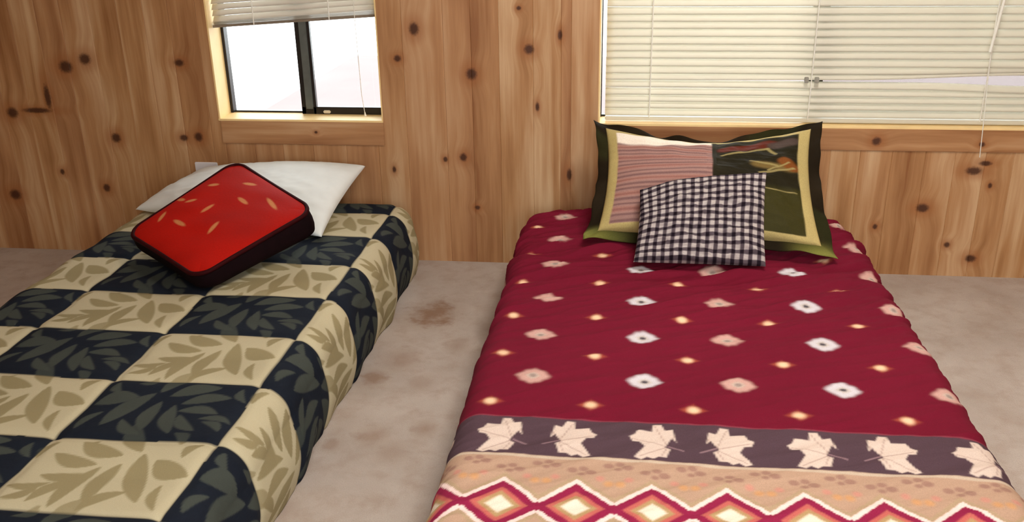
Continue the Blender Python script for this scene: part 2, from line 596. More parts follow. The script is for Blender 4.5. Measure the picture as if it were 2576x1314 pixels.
# ------------------------------------------------------------------ blinds
def blind2():
    x0, x1 = -.080, 1.735
    root = tag(empty('window_blind', (.8, .045, W2[3] - .01)), 'wide closed cream venetian blind behind the patchwork pillow', 'blind')
    boxes_mesh('headrail', [(x0, x1, .028, .062, W2[3] - .045, W2[3] - .008)], M_SLAT, root, .002)
    pitch, chord, tilt = .0277, .0305, math.radians(66)
    nx, npf = 61, 5
    V, F = [], []
    xs = np.linspace(x0, x1, nx)
    k = 0
    zz = .638
    while zz < W2[3] - .06:
        sag = .0015 * math.sin(k * 1.7)
        th = tilt + .03 * math.sin(k * 2.3)
        lift = np.zeros(nx)
        drop = np.zeros(nx)
        if k == 5:      # the bent slat: its right end is pushed up
            lift = .022 * sstep(.8, 1.5, xs) + .003 * sstep(.2, .8, xs)
        if k == 4:
            drop = -.004 * sstep(.2, 1.5, xs) - .010 * sstep(1.1, 1.5, xs)
        if k == 6:
            lift = .010 * sstep(1.0, 1.5, xs)
        off = len(V)
        for i, x in enumerate(xs):
            tt = th + (-.25 if k == 5 else (-.16 if k < 5 else 0))
            for j in range(npf):
                q = (j / (npf - 1) - .5)
                cam_ = .0028 * (1 - (2 * q) ** 2)
                yy = .045 + q * chord * math.cos(tt) - cam_ * math.sin(tt)
                z = zz + q * chord * math.sin(tt) + cam_ * math.cos(tt) + lift[i] + drop[i] + sag
                V.append((x, yy, z))
        F.append(gridfaces(nx, npf, off))
        k += 1
        zz += pitch
    o = npmesh('slats', V, np.concatenate(F), M_SLAT, root)
    md = o.modifiers.new('thickness', 'SOLIDIFY')
    md.thickness = .0007
    boxes_mesh('bottom_rail', [(x0, x1, .030, .060, .606, .622)], M_SLAT, root, .003)
    for x in (.092, .695, 1.325):
        c = tube_mesh('ladder_cord', [(x, .027, .618), (x, .026, 1.0), (x, .027, 1.67)], .0022, M_CORD, root)
    tube_mesh('tilt_wand', [(1.352, .012, 1.66), (1.335, .010, 1.10), (1.312, .008, .88)], .0055, M_CORD, root)
    tube_mesh('lift_cord', [(1.325, .016, 1.66), (1.315, .012, .9), (1.325, -.008, .64), (1.333, -.010, .49)], .0016, M_CORD, root)
    for x in (.676, .714):
        boxes_mesh('cord_clip', [(x - .008, x + .008, .020, .030, .760, .782)], plain('grey_clip', (150, 146, 134), .5), root, .002)
    return root


def blind1():
    x0, x1 = -1.648, -.98
    root = tag(empty('window_blind', (-1.3, .045, W1[3] - .01)), 'small raised beige blind hanging crooked over small window', 'blind')
    boxes_mesh('headrail', [(x0, x1, .028, .062, W1[3] - .045, W1[3] - .008)], M_SLAT1, root, .002)
    V, F = [], []
    nx, npf = 21, 4
    xs = np.linspace(x0, x1, nx)
    t = (xs - x0) / (x1 - x0)
    base = .972 + .042 * t
    zs = [(.004 + i * .0032, .10) for i in range(4)]
    zz = .022
    while .99 + zz < W1[3] - .06:
        zs.append((zz, .95))
        zz += .0235
    for (dz, th) in zs:
        off = len(V)
        for i, x in enumerate(xs):
            b0 = base[i] + dz + (.6 * dz * t[i] if dz < .02 else .6 * .02 * t[i])
            f = (b0 - .97) / (W1[3] - .97)
            z = b0 - (.042 * t[i]) * f
            for j in range(npf):
                q = j / (npf - 1) - .5
                V.append((x, .045 + q * .026 * math.cos(th), z + q * .026 * math.sin(th)))
        F.append(gridfaces(nx, npf, off))
    o = npmesh('slats', V, np.concatenate(F), M_SLAT1, root)
    md = o.modifiers.new('thickness', 'SOLIDIFY')
    md.thickness = .0007
    V, F = [], []
    for i, x in enumerate(xs):
        for (dy, dz) in ((.031, -.010), (.059, -.010), (.059, 0), (.031, 0), (.031, -.010)):
            V.append((x, dy, base[i] + dz))
    npmesh('bottom_rail', V, gridfaces(nx, 5), plain('taupe_rail', (134, 120, 104), .5), root, smooth=False)
    for x in (-1.475, -1.165):
        z = .972 + .042 * (x - x0) / (x1 - x0)
        tube_mesh('ladder_cord', [(x, .027, z - .008), (x, .026, 1.2), (x, .027, 1.38)], .0025, M_CORD, root)
    tube_mesh('lift_cord', [(-1.06, .024, 1.38), (-1.06, .02, 1.0), (-1.055, .02, .7), (-1.05, .03, .625)], .0014, M_CORD, root)
    tube_mesh('tassel', [(-1.05, .03, .628), (-1.049, .032, .612)], [.0022, .005], M_CORD, root)
    return root


blind2()
blind1()

# ------------------------------------------------------------------ outlet
ol = tag(empty('wall_outlet', (-1.74, 0, .36)), 'white wall outlet plate low on pine wall, mostly behind white pillow', 'outlet')
boxes_mesh('cover_plate', [(-1.79, -1.69, -.007, 0, .30, .415)], M_PLASTIC, ol, .003)
for z in (.328, .365):
    rc = boxes_mesh('receptacle', [(-1.757, -1.723, -.010, -.006, z, z + .026)], M_PLASTIC, ol, .002)
    boxes_mesh('slot', [(-1.748, -1.745, -.0105, -.0095, z + .008, z + .018), (-1.735, -1.732, -.0105, -.0095, z + .008, z + .018)], M_DARK, rc)


# ------------------------------------------------------------------ beds and spreads
def mattress(name, x0, x1, y0, y1, label):
    root = tag(empty(name, ((x0 + x1) / 2, (y0 + y1) / 2, 0)), label, 'bed')
    boxes_mesh('box_spring', [(x0, x1, y0, y1, 0.0, .13)], M_TICK, root, .03, True)
    boxes_mesh('mattress', [(x0, x1, y0, y1, .13, .278)], M_TICK, root, .045, True)
    return root


def drape(name, rect, h, r, rc, us, vs, hem, colfn, dispfn, mat, thick=.004, sidefn=None):
    x0, x1, y0, y1 = rect
    e = r + rc
    ix0, ix1, iy0, iy1 = x0 + e, x1 - e, y0 + e, y1 - e
    L = r * PI / 2 + (h - r) - hem
    mx = rc + L
    su = us(ix0 - mx, ix1 + mx)
    sv = vs(iy0 - mx, iy1 + mx)
    U, Vv = np.meshgrid(su, sv, indexing='ij')
    qx, qy = np.clip(U, ix0, ix1), np.clip(Vv, iy0, iy1)
    a, b_ = U - qx, Vv - qy
    both = (np.abs(a) > 1e-9) & (np.abs(b_) > 1e-9)
    mm = np.maximum(np.abs(a), np.abs(b_))
    hy = np.hypot(a, b_) + 1e-12
    sc = np.where(both, mm / hy, 1.0)
    a, b_ = a * sc, b_ * sc
    s1 = np.hypot(a, b_)
    nx, ny = np.where(s1 > 1e-9, a / (s1 + 1e-12), 0), np.where(s1 > 1e-9, b_ / (s1 + 1e-12), 0)
    fu, fv = qx + a, qy + b_
    s = np.maximum(0, s1 - rc)
    th = np.minimum(s / r, PI / 2)
    down = np.maximum(0, s - r * PI / 2)
    outw = np.minimum(s1, rc) + r * np.sin(th)
    if sidefn is not None:
        outw = outw + sidefn(down / (h - r), fu, fv)
    X = qx + nx * outw
    Y = qy + ny * outw
    Z = h - r * (1 - np.cos(th)) - down
    d = dispfn(fu, fv, down / (h - r))
    X = X + nx * np.sin(th) * d
    Y = Y + ny * np.sin(th) * d
    Z = Z + np.cos(th) * d
    C = colfn(fu, fv)
    P = np.stack([X, Y, Z], -1).reshape(-1, 3)
    o = npmesh(name, P, gridfaces(len(su), len(sv)), mat, None, C.reshape(-1, 3))
    md = o.modifiers.new('thickness', 'SOLIDIFY')
    md.thickness = thick
    md.offset = -1
    return o


# -- left bed: checks of navy and tan printed with leaf sprays
CX, CY = [-.895 + .388 * k for k in range(-4, 3)], [-1.905 + .273 * k for k in range(-3, 9)]
LEAF = [((.22, .937), (.515, .76), .034), ((.117, .756), (.409, .626), .028), ((.142, .464), (.40, .50), .024), ((.628, .80), (.80, .166), .034),
        ((.72, .72), (.965, .55), .040), ((.423, 1.272), (.60, .82), .032), ((.545, .655), (.52, .10), .028), ((.443, .60), (.34, .05), .026),
        ((.369, .42), (.20, .10), .022), ((.70, .30), (.50, .02), .022), ((.79, .952), (.70, 1.12), .020), ((.02, .30), (.24, .36), .018), ((.86, .42), (.93, .08), .016), ((.05, .12), (.20, .30), .018), ((.30, .98), (.33, .82), .016), ((.93, .97), (.86, .76), .018), ((.08, .93), (.02, .70), .016)]


def leaf_colour(u, v):
    rs = np.random.RandomState(3)
    wob = .004 * sinnoise(u, v, 8, 5, 1, 5)
    x = (u + wob + .895) / .388
    y = (v + wob + 1.905) / .273
    i, j = np.floor(x), np.floor(y)
    light = ((i + j) % 2 == 0)          # cell just left of and below the reference corner is light
    lm = np.zeros_like(u)
    for di in (-1, 0, 1):
        for dj in (-1, 0, 1):
            ci, cj = i + di, j + dj
            li = ((ci + cj) % 2 == 0)
            lx, ly = x - ci, y - cj
            for (p, q, w) in LEAF:
                for mir in (0, 1):
                    sel = li if mir == 0 else ~li
                    ax, ay, bx, by = (p[0], p[1], q[0], q[1]) if mir == 0 else (1 - p[0], p[1] * .9 + .06, 1 - q[0], q[1] * .9 + .06)
                    ax, bx, ay, by = ax * .388, bx * .388, ay * .273, by * .273
                    px, py = lx * .388, ly * .273
                    dx, dy = bx - ax, by - ay
                    L2 = dx * dx + dy * dy
                    t = ((px - ax) * dx + (py - ay) * dy) / L2
                    bow = .012 * np.sin(PI * np.clip(t, 0, 1))
                    dist = np.abs(((px - ax) * dy - (py - ay) * dx) / math.sqrt(L2) - bow)
                    ww = w * .72 * np.clip(np.sin(PI * np.clip(t, 0, 1)), 0, 1) ** .75
                    mk = 1 - sstep(-.002, .0025, dist - ww)
                    mk = mk * ((t > 0) & (t < 1)) * sel
                    lm = np.maximum(lm, mk * (1 if di == 0 and dj == 0 else .8))
    fx = np.minimum(x - i, 1 - (x - i)) * .388
    fy = np.minimum(y - j, 1 - (y - j)) * .273
    seam = 1 - sstep(0, .005, np.minimum(fx, fy))
    tone = sinnoise(u, v, 4, 6, 1.5, 9)[..., None]
    lb = lin((190, 180, 150)) * (1 + .05 * tone)
    ll = lin((150, 138, 104)) * (1 + .08 * tone)
    db = lin((27, 32, 42)) * (1 + .10 * tone)
    dl = lin((66, 71, 66)) * (1 + .10 * tone)
    lm = lm[..., None]
    cl_ = lb * (1 - lm) + ll * lm
    cd = db * (1 - lm) + dl * lm
    c = np.where(light[..., None], cl_, cd)
    return blend(c, lin((40, 40, 40)), seam * .5)


def leaf_disp(u, v, dn):
    x = (u + .895) / .388
    y = (v + 1.905) / .273
    fx = np.abs(x - np.round(x)) * .388
    fy = np.abs(y - np.round(y)) * .273
    d = -.005 * np.exp(-(fx / .014) ** 2) - .005 * np.exp(-(fy / .014) ** 2)
    d += .006 * np.cos(PI * (y - np.round(y))) * .8
    d += .0035 * sinnoise(u, v, 21, 9, 1.5, 9)
    d += dn * .010 * sinnoise(u * .3, v, 22, 6, 2, 7)
    return d - .002


def leaf_side(dn, u, v):
    return .020 * np.sin(PI * np.clip(dn, 0, 1)) - .012 * dn


def uni(step):
    return lambda a, b: np.linspace(a, b, int((b - a) / step) + 1)


M_LEAF = printed_cloth('leaf_check_cotton', .85, 0)
mattress('bed', -1.905, -.85, -2.38, -.115, 'low bed against the wall on the left, under the leaf checked bedspread')
bs = drape('bedspread', (-1.93, -.825, -2.4, -.085), .30, .085, .03, uni(.004), uni(.0045), .004, leaf_colour, leaf_disp, M_LEAF, .004, leaf_side)
tag(bs, 'navy and tan checked bedspread printed with leaf sprays on the left bed', 'bedspread')

# -- right bed: crimson blanket with small medallions and a leaf border
MAPLE = [(-0.0281, -0.0136), (-0.0441, 0.0224), (-0.0541, 0.0094), (-0.0471, 0.0564), (-0.0301, 0.0514), (-0.0211, 0.0734), (-0.0031, 0.0724), (-0.0001, 0.0444), (0.0319, 0.0474),
         (0.0389, 0.0304), (0.0509, 0.0214), (0.0439, 0.0054), (0.0279, 0.0034), (0.0169, -0.0166), (0.0249, -0.0306), (0.0399, -0.0596), (0.0249, -0.0666), (0.0119, -0.0566),
         (-0.0021, -0.0636), (-0.0121, -0.0546), (-0.0301, -0.0546), (-0.0401, -0.0216)]


def inpoly(px, py, poly):
    r = np.zeros(px.shape, bool)
    n = len(poly)
    for i in range(n):
        x1, y1 = poly[i]
        x2, y2 = poly[(i + 1) % n]
        c = ((y1 > py) != (y2 > py)) & (px < (x2 - x1) * (py - y1) / (y2 - y1 + 1e-12) + x1)
        r ^= c
    return r


def seg(px, py, a, b_):
    dx, dy = b_[0] - a[0], b_[1] - a[1]
    t = np.clip(((px - a[0]) * dx + (py - a[1]) * dy) / (dx * dx + dy * dy), 0, 1)
    return np.hypot(px - a[0] - t * dx, py - a[1] - t * dy)


def red_colour(u, v):
    wob = .004 * sinnoise(u, v, 31, 6, .8, 5)
    x, y = u + wob * .6, v + wob
    tone = sinnoise(u, v, 33, 8, 1, 12)[..., None]
    c = lin((110, 21, 42)) * (1 + .07 * tone)
    # big medallions: columns every .252, rows every .256; kind changes by column
    ix = np.round((x - .044) / .2525)
    jy = np.round((y + 1.010) / .2565)
    dx, dy = x - (.044 + ix * .2525 + .022 * (ix == 0) + .008 * (ix == -1) * -1), y - (-1.010 + jy * .2565)
    rg = .0014 * np.sin(np.arctan2(dy, dx) * 8)
    rr = np.hypot(dx / 1.05, dy / .95) + rg
    rd = np.abs(dx) * .75 + np.abs(dy) * .95 + rg
    q = .5 * rr + .5 * rd
    pink = ((ix == 1) | (ix == 3) | (ix == -2) | (ix == -1))
    keep = (y > -1.66)
    m1 = (1 - sstep(.027, .045, q)) * keep
    col1 = np.where(pink[..., None], lin((198, 156, 146)), lin((206, 200, 206)))
    c = c * (1 - m1[..., None]) + col1 * m1[..., None]
    m2 = (1 - sstep(.010, .02, q)) * keep
    c = blend(c, lin((190, 176, 164)), m2 * .7)
    m3 = (1 - sstep(.004, .010, np.hypot(dx * .8, dy))) * keep
    c = blend(c, lin((52, 46, 60)), m3 * np.where(pink, .45, .9))
    # little sparks between them
    ix = np.round((x - .180) / .2440)
    jy = np.round((y + 1.140) / .2565)
    dx, dy = x - (.180 + ix * .2440), y - (-1.140 + jy * .2565)
    q = np.abs(dx) * .8 + np.abs(dy) * 1.1
    keep = (y > -1.70)
    c = blend(c, lin((170, 84, 62)), (1 - sstep(.012, .034, q)) * keep * .85)
    c = blend(c, lin((236, 200, 164)), (1 - sstep(.005, .022, np.hypot(dx, dy))) * keep)
    # plum band with leaves
    lt = 1 - sstep(0, .004, np.abs(y + 1.717))
    inb = sstep(-1.715, -1.722, y)
    plum = lin((82, 62, 70)) * (1 + .08 * tone)
    c = c * (1 - inb[..., None]) + plum * inb[..., None]
    c = blend(c, lin((150, 70, 84)), lt * .6)
    for sy in (0, 1):                       # the border repeats mirrored at the other side of the diamonds
        yc = -1.800 if sy == 0 else -2.302
        k = np.round((x + .093) / .1745)
        k = np.clip(k, -4, 7)
        lx, ly = x - (-.093 + .1745 * k), (y - yc) * (1 if sy == 0 else -1)
        odd = (k % 2 != 0)
        lx2 = np.where(odd, -lx, lx)
        ins = inpoly(lx2, ly * 1.0, MAPLE)
        vein = np.minimum.reduce([seg(lx2, ly, (-.034, -.012), e) for e in ((.042, .014), (.028, -.056), (-.008, .064), (-.05, .03), (-.02, -.05))])
        lc = lin((212, 192, 180)) * (1 + .05 * tone)
        lc = blend(lc, lin((176, 150, 140)), (1 - sstep(.0008, .0028, vein)) * .75)
        sd = np.minimum.reduce([seg(lx2, ly, MAPLE[i_], MAPLE[(i_ + 1) % len(MAPLE)]) for i_ in range(len(MAPLE))]) * np.where(ins, -1, 1)
        mk = (1 - sstep(-.0025, .0025, sd))[..., None]
        c = c * (1 - mk) + lc * mk
        stem = seg(lx2, ly, (-.036, -.010), (-.068, -.026))
        c = blend(c, lin((140, 112, 118)), (1 - sstep(.001, .004, stem)) * .9)
    # tan band and diamond row, mirrored about the middle of the diamonds
    yy = np.abs(y + 2.051)
    tan = lin((180, 148, 126)) * (1 + .05 * tone)
    inb = sstep(.184, .179, yy)
    c = c * (1 - inb[..., None]) + tan * inb[..., None]
    c = blend(c, lin((196, 180, 160)), (1 - sstep(.002, .007, np.abs(yy - .176))) * .8)
    # small brown sprigs in two staggered lines
    for (oy, ox) in ((.150, 0), (.128, .077)):
        k = np.round((x + .30 - ox) / .154)
        lx, ly = x - (-.30 + ox + .154 * k), yy - oy
        sp = np.minimum.reduce([np.hypot((lx - a) * 1.0, (ly - b_) * 1.3) - w for a, b_, w in ((-.02, .004, .011), (.004, .011, .010), (.02, -.002, .012), (0, -.010, .008))])
        c = blend(c, lin((146, 108, 98)), (1 - sstep(-.004, .004, sp)) * inb * .75)
    ph0 = (x + .0765) / .1545
    vx0 = (.5 - np.abs(ph0 - np.round(ph0))) * .1545
    c = blend(c, lin((206, 150, 98)), (1 - sstep(.004, .016, np.hypot(vx0 - .012, yy - .088))) * inb * .7)
    c = blend(c, lin((204, 132, 120)), (1 - sstep(.004, .014, np.hypot(vx0 - .03, yy - .104))) * inb * .6)
    # zig-zag
    ph = (x + .0765) / .1545
    tri = 2 * np.abs(ph - np.round(ph))                 # 0 at a peak, 1 at a valley
    st = .006
    trq = np.round(tri * 14) / 14                        # stepped, knitted edge
    tri = .55 * tri + .45 * trq
    edge = .074 * (1 - tri) + .0                          # half height of a diamond there
    dd = yy - edge                                       # outside > 0
    og = (1 - sstep(.034, .040, dd)) * sstep(.020, .024, dd) * inb
    c = blend(c, lin((170, 150, 116)), og * .55)
    wl = (1 - sstep(.021, .025, dd)) * inb
    c = blend(c, lin((236, 210, 204)), wl)
    rl = (1 - sstep(.006, .010, dd)) * inb
    c = blend(c, lin((142, 36, 70)), rl)
    # inside of each diamond
    xx = np.abs(ph - np.round(ph)) * .1545
    q = xx / .0772 + yy / .074
    c = blend(c, lin((190, 100, 92)), (1 - sstep(.72, .82, q)) * inb)
    c = blend(c, lin((176, 146, 104)), (1 - sstep(.50, .64, q)) * inb)
    c = blend(c, lin((232, 218, 200)), (1 - sstep(.30, .44, q)) * inb)
    # triangles between the diamonds
    vx = (.5 - np.abs(ph - np.round(ph))) * .1545
    q2 = vx / .0772 + yy / .074
    c = blend(c, lin((142, 36, 70)), (1 - sstep(.20, .26, q2)) * inb)
    return c


def red_disp(u, v, dn):
    head = sstep(-1.5, -.5, v)
    d = .0032 * sinnoise(u, v, 41, 8, 1.2, 6)
    d += .0095 * sinnoise(u, v, 42, 7, 4, 14, ang=math.radians(118), spread=.22, ridge=True) * (.35 + .8 * head)
    d += .0080 * sinnoise(u, v, 43, 6, 3, 9, ang=math.radians(80), spread=.35) * head
    d += dn * .008 * sinnoise(u, v, 44, 6, 2, 7)
    return d


def red_us(a, b):
    return np.linspace(a, b, int((b - a) / .0042) + 1)


def red_vs(a, b):
    return np.concatenate([np.linspace(a, -2.15, 40)[:-1], np.linspace(-2.15, -1.69, 190)[:-1], np.linspace(-1.69, b, int((b + 1.69) / .005))])


M_RED = printed_cloth('crimson_blanket_wool', .95, .0, 500, .35)
mattress('bed', -.35, .815, -2.37, -.14, 'low bed under the wide window, beneath the crimson blanket')
bl = drape('blanket', (-.385, .85, -2.4, -.10), .30, .07, .10, red_us, red_vs, .004, red_colour, red_disp, M_RED, .005, lambda dn, u, v: .010 * np.sin(PI * np.clip(dn, 0, 1)))
tag(bl, 'crimson blanket with white medallions and maple leaf border on right bed', 'blanket')


# ------------------------------------------------------------------ pillows
def pillow(name, corners, tf, tb, mat, colfn=None, n=70, conc=(.05, .06), pw=.42, wr=.004, seed=1, parent=None, sag=.25, edgefn=None):
    """closed cushion between four corner points TL, TR, BR, BL; front faces the viewer"""
    TL, TR, BR, BL = [np.array(p, float) for p in corners]
    g = np.linspace(-1, 1, n)
    g = np.sin(g * PI / 2) * .45 + g * .55
    A, B = np.meshgrid(g, g, indexing='ij')
    a = A * (1 - conc[0] * (1 - B ** 2))
    b_ = B * (1 - conc[1] * (1 - A ** 2))
    if edgefn is not None:
        a, b_ = edgefn(A, B, a, b_)
    s, t = (a + 1) / 2, (b_ + 1) / 2
    P = ((1 - s) * (1 - t))[..., None] * BL + (s * (1 - t))[..., None] * BR + (s * t)[..., None] * TR + ((1 - s) * t)[..., None] * TL
    N = np.cross(BR - BL, TL - BL)
    N = N / np.linalg.norm(N)
    if N[1] > 0:
        N = -N
    f = (np.clip((1 - A ** 2), 0, 1) * np.clip((1 - B ** 2), 0, 1)) ** pw * (1 - sag * B)
    rim = np.clip(1.6 * f, 0, 1)
    w1_ = sinnoise(A, B, seed, 10, .7, 4) * wr * rim
    w2_ = sinnoise(A, B, seed + 5, 8, 1.5, 5, ridge=True) * wr * .6 * rim
    fr_ = P + N * (tf * f + w1_ + w2_)[..., None]
    bk = P - N * (tb * f)[..., None]
    V = np.concatenate([fr_.reshape(-1, 3), bk.reshape(-1, 3)])
    idx = np.arange(n * n).reshape(n, n)
    bi = idx + n * n
    bi[0, :], bi[-1, :], bi[:, 0], bi[:, -1] = idx[0, :], idx[-1, :], idx[:, 0], idx[:, -1]
    F1 = gridfaces(n, n)
    F2 = bi.reshape(-1)[gridfaces(n, n, 0, True)]
    F = np.concatenate([F1, F2])
    if N @ np.cross(BR - BL, TL - BL) < 0:
        F = F[:, ::-1]
    C = None
    if colfn is not None:
        c = colfn((A + 1) / 2, (B + 1) / 2)
        C = np.concatenate([c.reshape(-1, 3)] * 2)
    return npmesh(name, V, F, mat, parent, C), (P, N, A, B)


# white pillow
M_WHITE = plain('white_cotton', (226, 230, 228), .85, nscale=14, namp=.03, bumps=.2)


def white_edge(A, B, a, b_):
    return a, b_ + .05 * np.sin(2.2 * A + .5) * (B > 0) * B


wp, _ = pillow('pillow', [(-1.72, -.07, .405), (-1.035, -.075, .428), (-1.060, -.60, .318), (-1.89, -.35, .318)], .085, .03, M_WHITE, None, 70, (.04, .02), .40, .005, 12, None, .1, white_edge)
tag(wp, 'plain white bed pillow against the wall behind the red cushion', 'pillow')

# red boxed cushion printed with pale grains
GR = [(0.115, 0.668, 0.195, 0.72), (0.341, 0.847, 0.444, 0.897), (0.019, 0.439, 0.114, 0.452), (0.148, 0.44, 0.21, 0.506), (0.162, 0.193, 0.093, 0.293), (0.401, 0.43, 0.395, 0.544),
      (0.279, 0.263, 0.428, 0.268), (0.483, 0.71, 0.609, 0.702), (0.656, 0.848, 0.818, 0.807), (0.667, 0.316, 0.621, 0.44), (-0.02, 0.697, -0.031, 0.72)]


def box_cushion():
    T, Rr, B, Lf = [np.array(p) for p in RC]
    root = tag(empty('red_cushion', tuple(B)), 'red boxed cushion with pale grain marks and dark sides on the left bed', 'cushion')
    N = np.cross(B - Lf, T - Lf)
    N /= np.linalg.norm(N)
    if N[2] < 0:
        N = -N

    def pt(s, t, hgt):
        # s: from the left/top side to the right/bottom side, t: up along the left-to-top side
        p = ((1 - s) * (1 - t))[..., None] * Lf + (s * (1 - t))[..., None] * B + (s * t)[..., None] * Rr + ((1 - s) * t)[..., None] * T
        return p + N * hgt[..., None]
    n = 150
    g = np.linspace(-1, 1, n)
    A, Bb = np.meshgrid(g, g, indexing='ij')
    e = .74                                                # rounded corners
    qa, qb = np.clip(A, -e, e), np.clip(Bb, -e, e)
    da, db = A - qa, Bb - qb
    both = (np.abs(da) > 1e-9) & (np.abs(db) > 1e-9)
    sc = np.where(both, np.maximum(np.abs(da), np.abs(db)) / (np.hypot(da, db) + 1e-12), 1)
    a, b_ = qa + da * sc, qb + db * sc
    k = .015
    a2, b2 = a * (1 - k * (1 - b_ ** 2)), b_ * (1 - k * (1 - a ** 2))
    f = (np.clip(1 - A ** 2, 0, 1) * np.clip(1 - Bb ** 2, 0, 1)) ** .5
    hg = .026 * f + .003 * sinnoise(A, Bb, 77, 8, .6, 3) * f
    P = pt((a2 + 1) / 2, (b2 + 1) / 2, hg)
    # print
    x, y = (a + 1) / 2, (b_ + 1) / 2
    tone = sinnoise(x, y, 5, 8, .8, 5)[..., None]
    c = lin((172, 22, 12)) * (1 + .16 * tone)
    for (x1, y1, x2, y2) in GR:
        p1, p2 = (x1, y1), (x2, y2)
        mx_, my_ = (p1[0] + p2[0]) / 2, (p1[1] + p2[1]) / 2
        vx, vy = p2[0] - p1[0], p2[1] - p1[1]
        L = math.hypot(vx, vy)
        t = ((x - mx_) * vx + (y - my_) * vy) / L
        w = ((x - mx_) * vy - (y - my_) * vx) / L
        d = np.hypot(t / (L * .55), w / .020)
        c = blend(c, lin((206, 140, 88)), (1 - sstep(.6, 1.15, d)) * .85)
    npmesh('top_panel', P.reshape(-1, 3), gridfaces(n, n), printed_cloth('red_velvet', .7, .0, 300, .2), root, c.reshape(-1, 3))
    # outline loop
    loop = [(i, 0) for i in range(n)] + [(n - 1, j) for j in range(1, n)] + [(i, n - 1) for i in range(n - 2, -1, -1)] + [(0, j) for j in range(n - 2, 0, -1)]
    loop = loop[::3]
    la = np.array([a2[i, j] for i, j in loop])
    lb_ = np.array([b2[i, j] for i, j in loop])
    V = []
    H = np.array([0, -.012, -.026, -.042, -.056, -.064])
    G = np.array([0, .014, .022, .018, .0, -.05])
    m_ = len(loop)
    DM = 1.0 + .45 * (lb_ + 1) / 2
    for hh, gg in zip(H, G):
        V.append(pt((la * (1 + gg) + 1) / 2, (lb_ * (1 + gg) + 1) / 2, hh * DM))
    for q in (.7, .35, .02):
        V.append(pt((la * q + 1) / 2, (lb_ * q + 1) / 2, -.064 * (1.0 + .45 * (q * lb_ + 1) / 2)))
    V = np.concatenate(V)
    F = []
    for r_ in range(len(H) + 2):
        for i in range(m_):
            F.append((r_ * m_ + i, (r_ + 1) * m_ + i, (r_ + 1) * m_ + (i + 1) % m_, r_ * m_ + (i + 1) % m_))
    o = npmesh('side_panel', V, F, plain('black_velvet', (20, 6, 9), .85, nscale=30, namp=.2), root)
    o['label'] = 'near black side panel'
    lp = pt((la + 1) / 2, (lb_ + 1) / 2, np.full(m_, .0))
    o = tube_mesh('piping', [tuple(p) for p in lp], .0075, plain('maroon_piping', (48, 6, 9), .7), root, True)
    o['label'] = 'dark maroon piping'


RC = [(-1.415, -.435, .545), (-1.025, -.745, .468), (-1.283, -1.12, .366), (-1.668, -.815, .392)]
box_cushion()


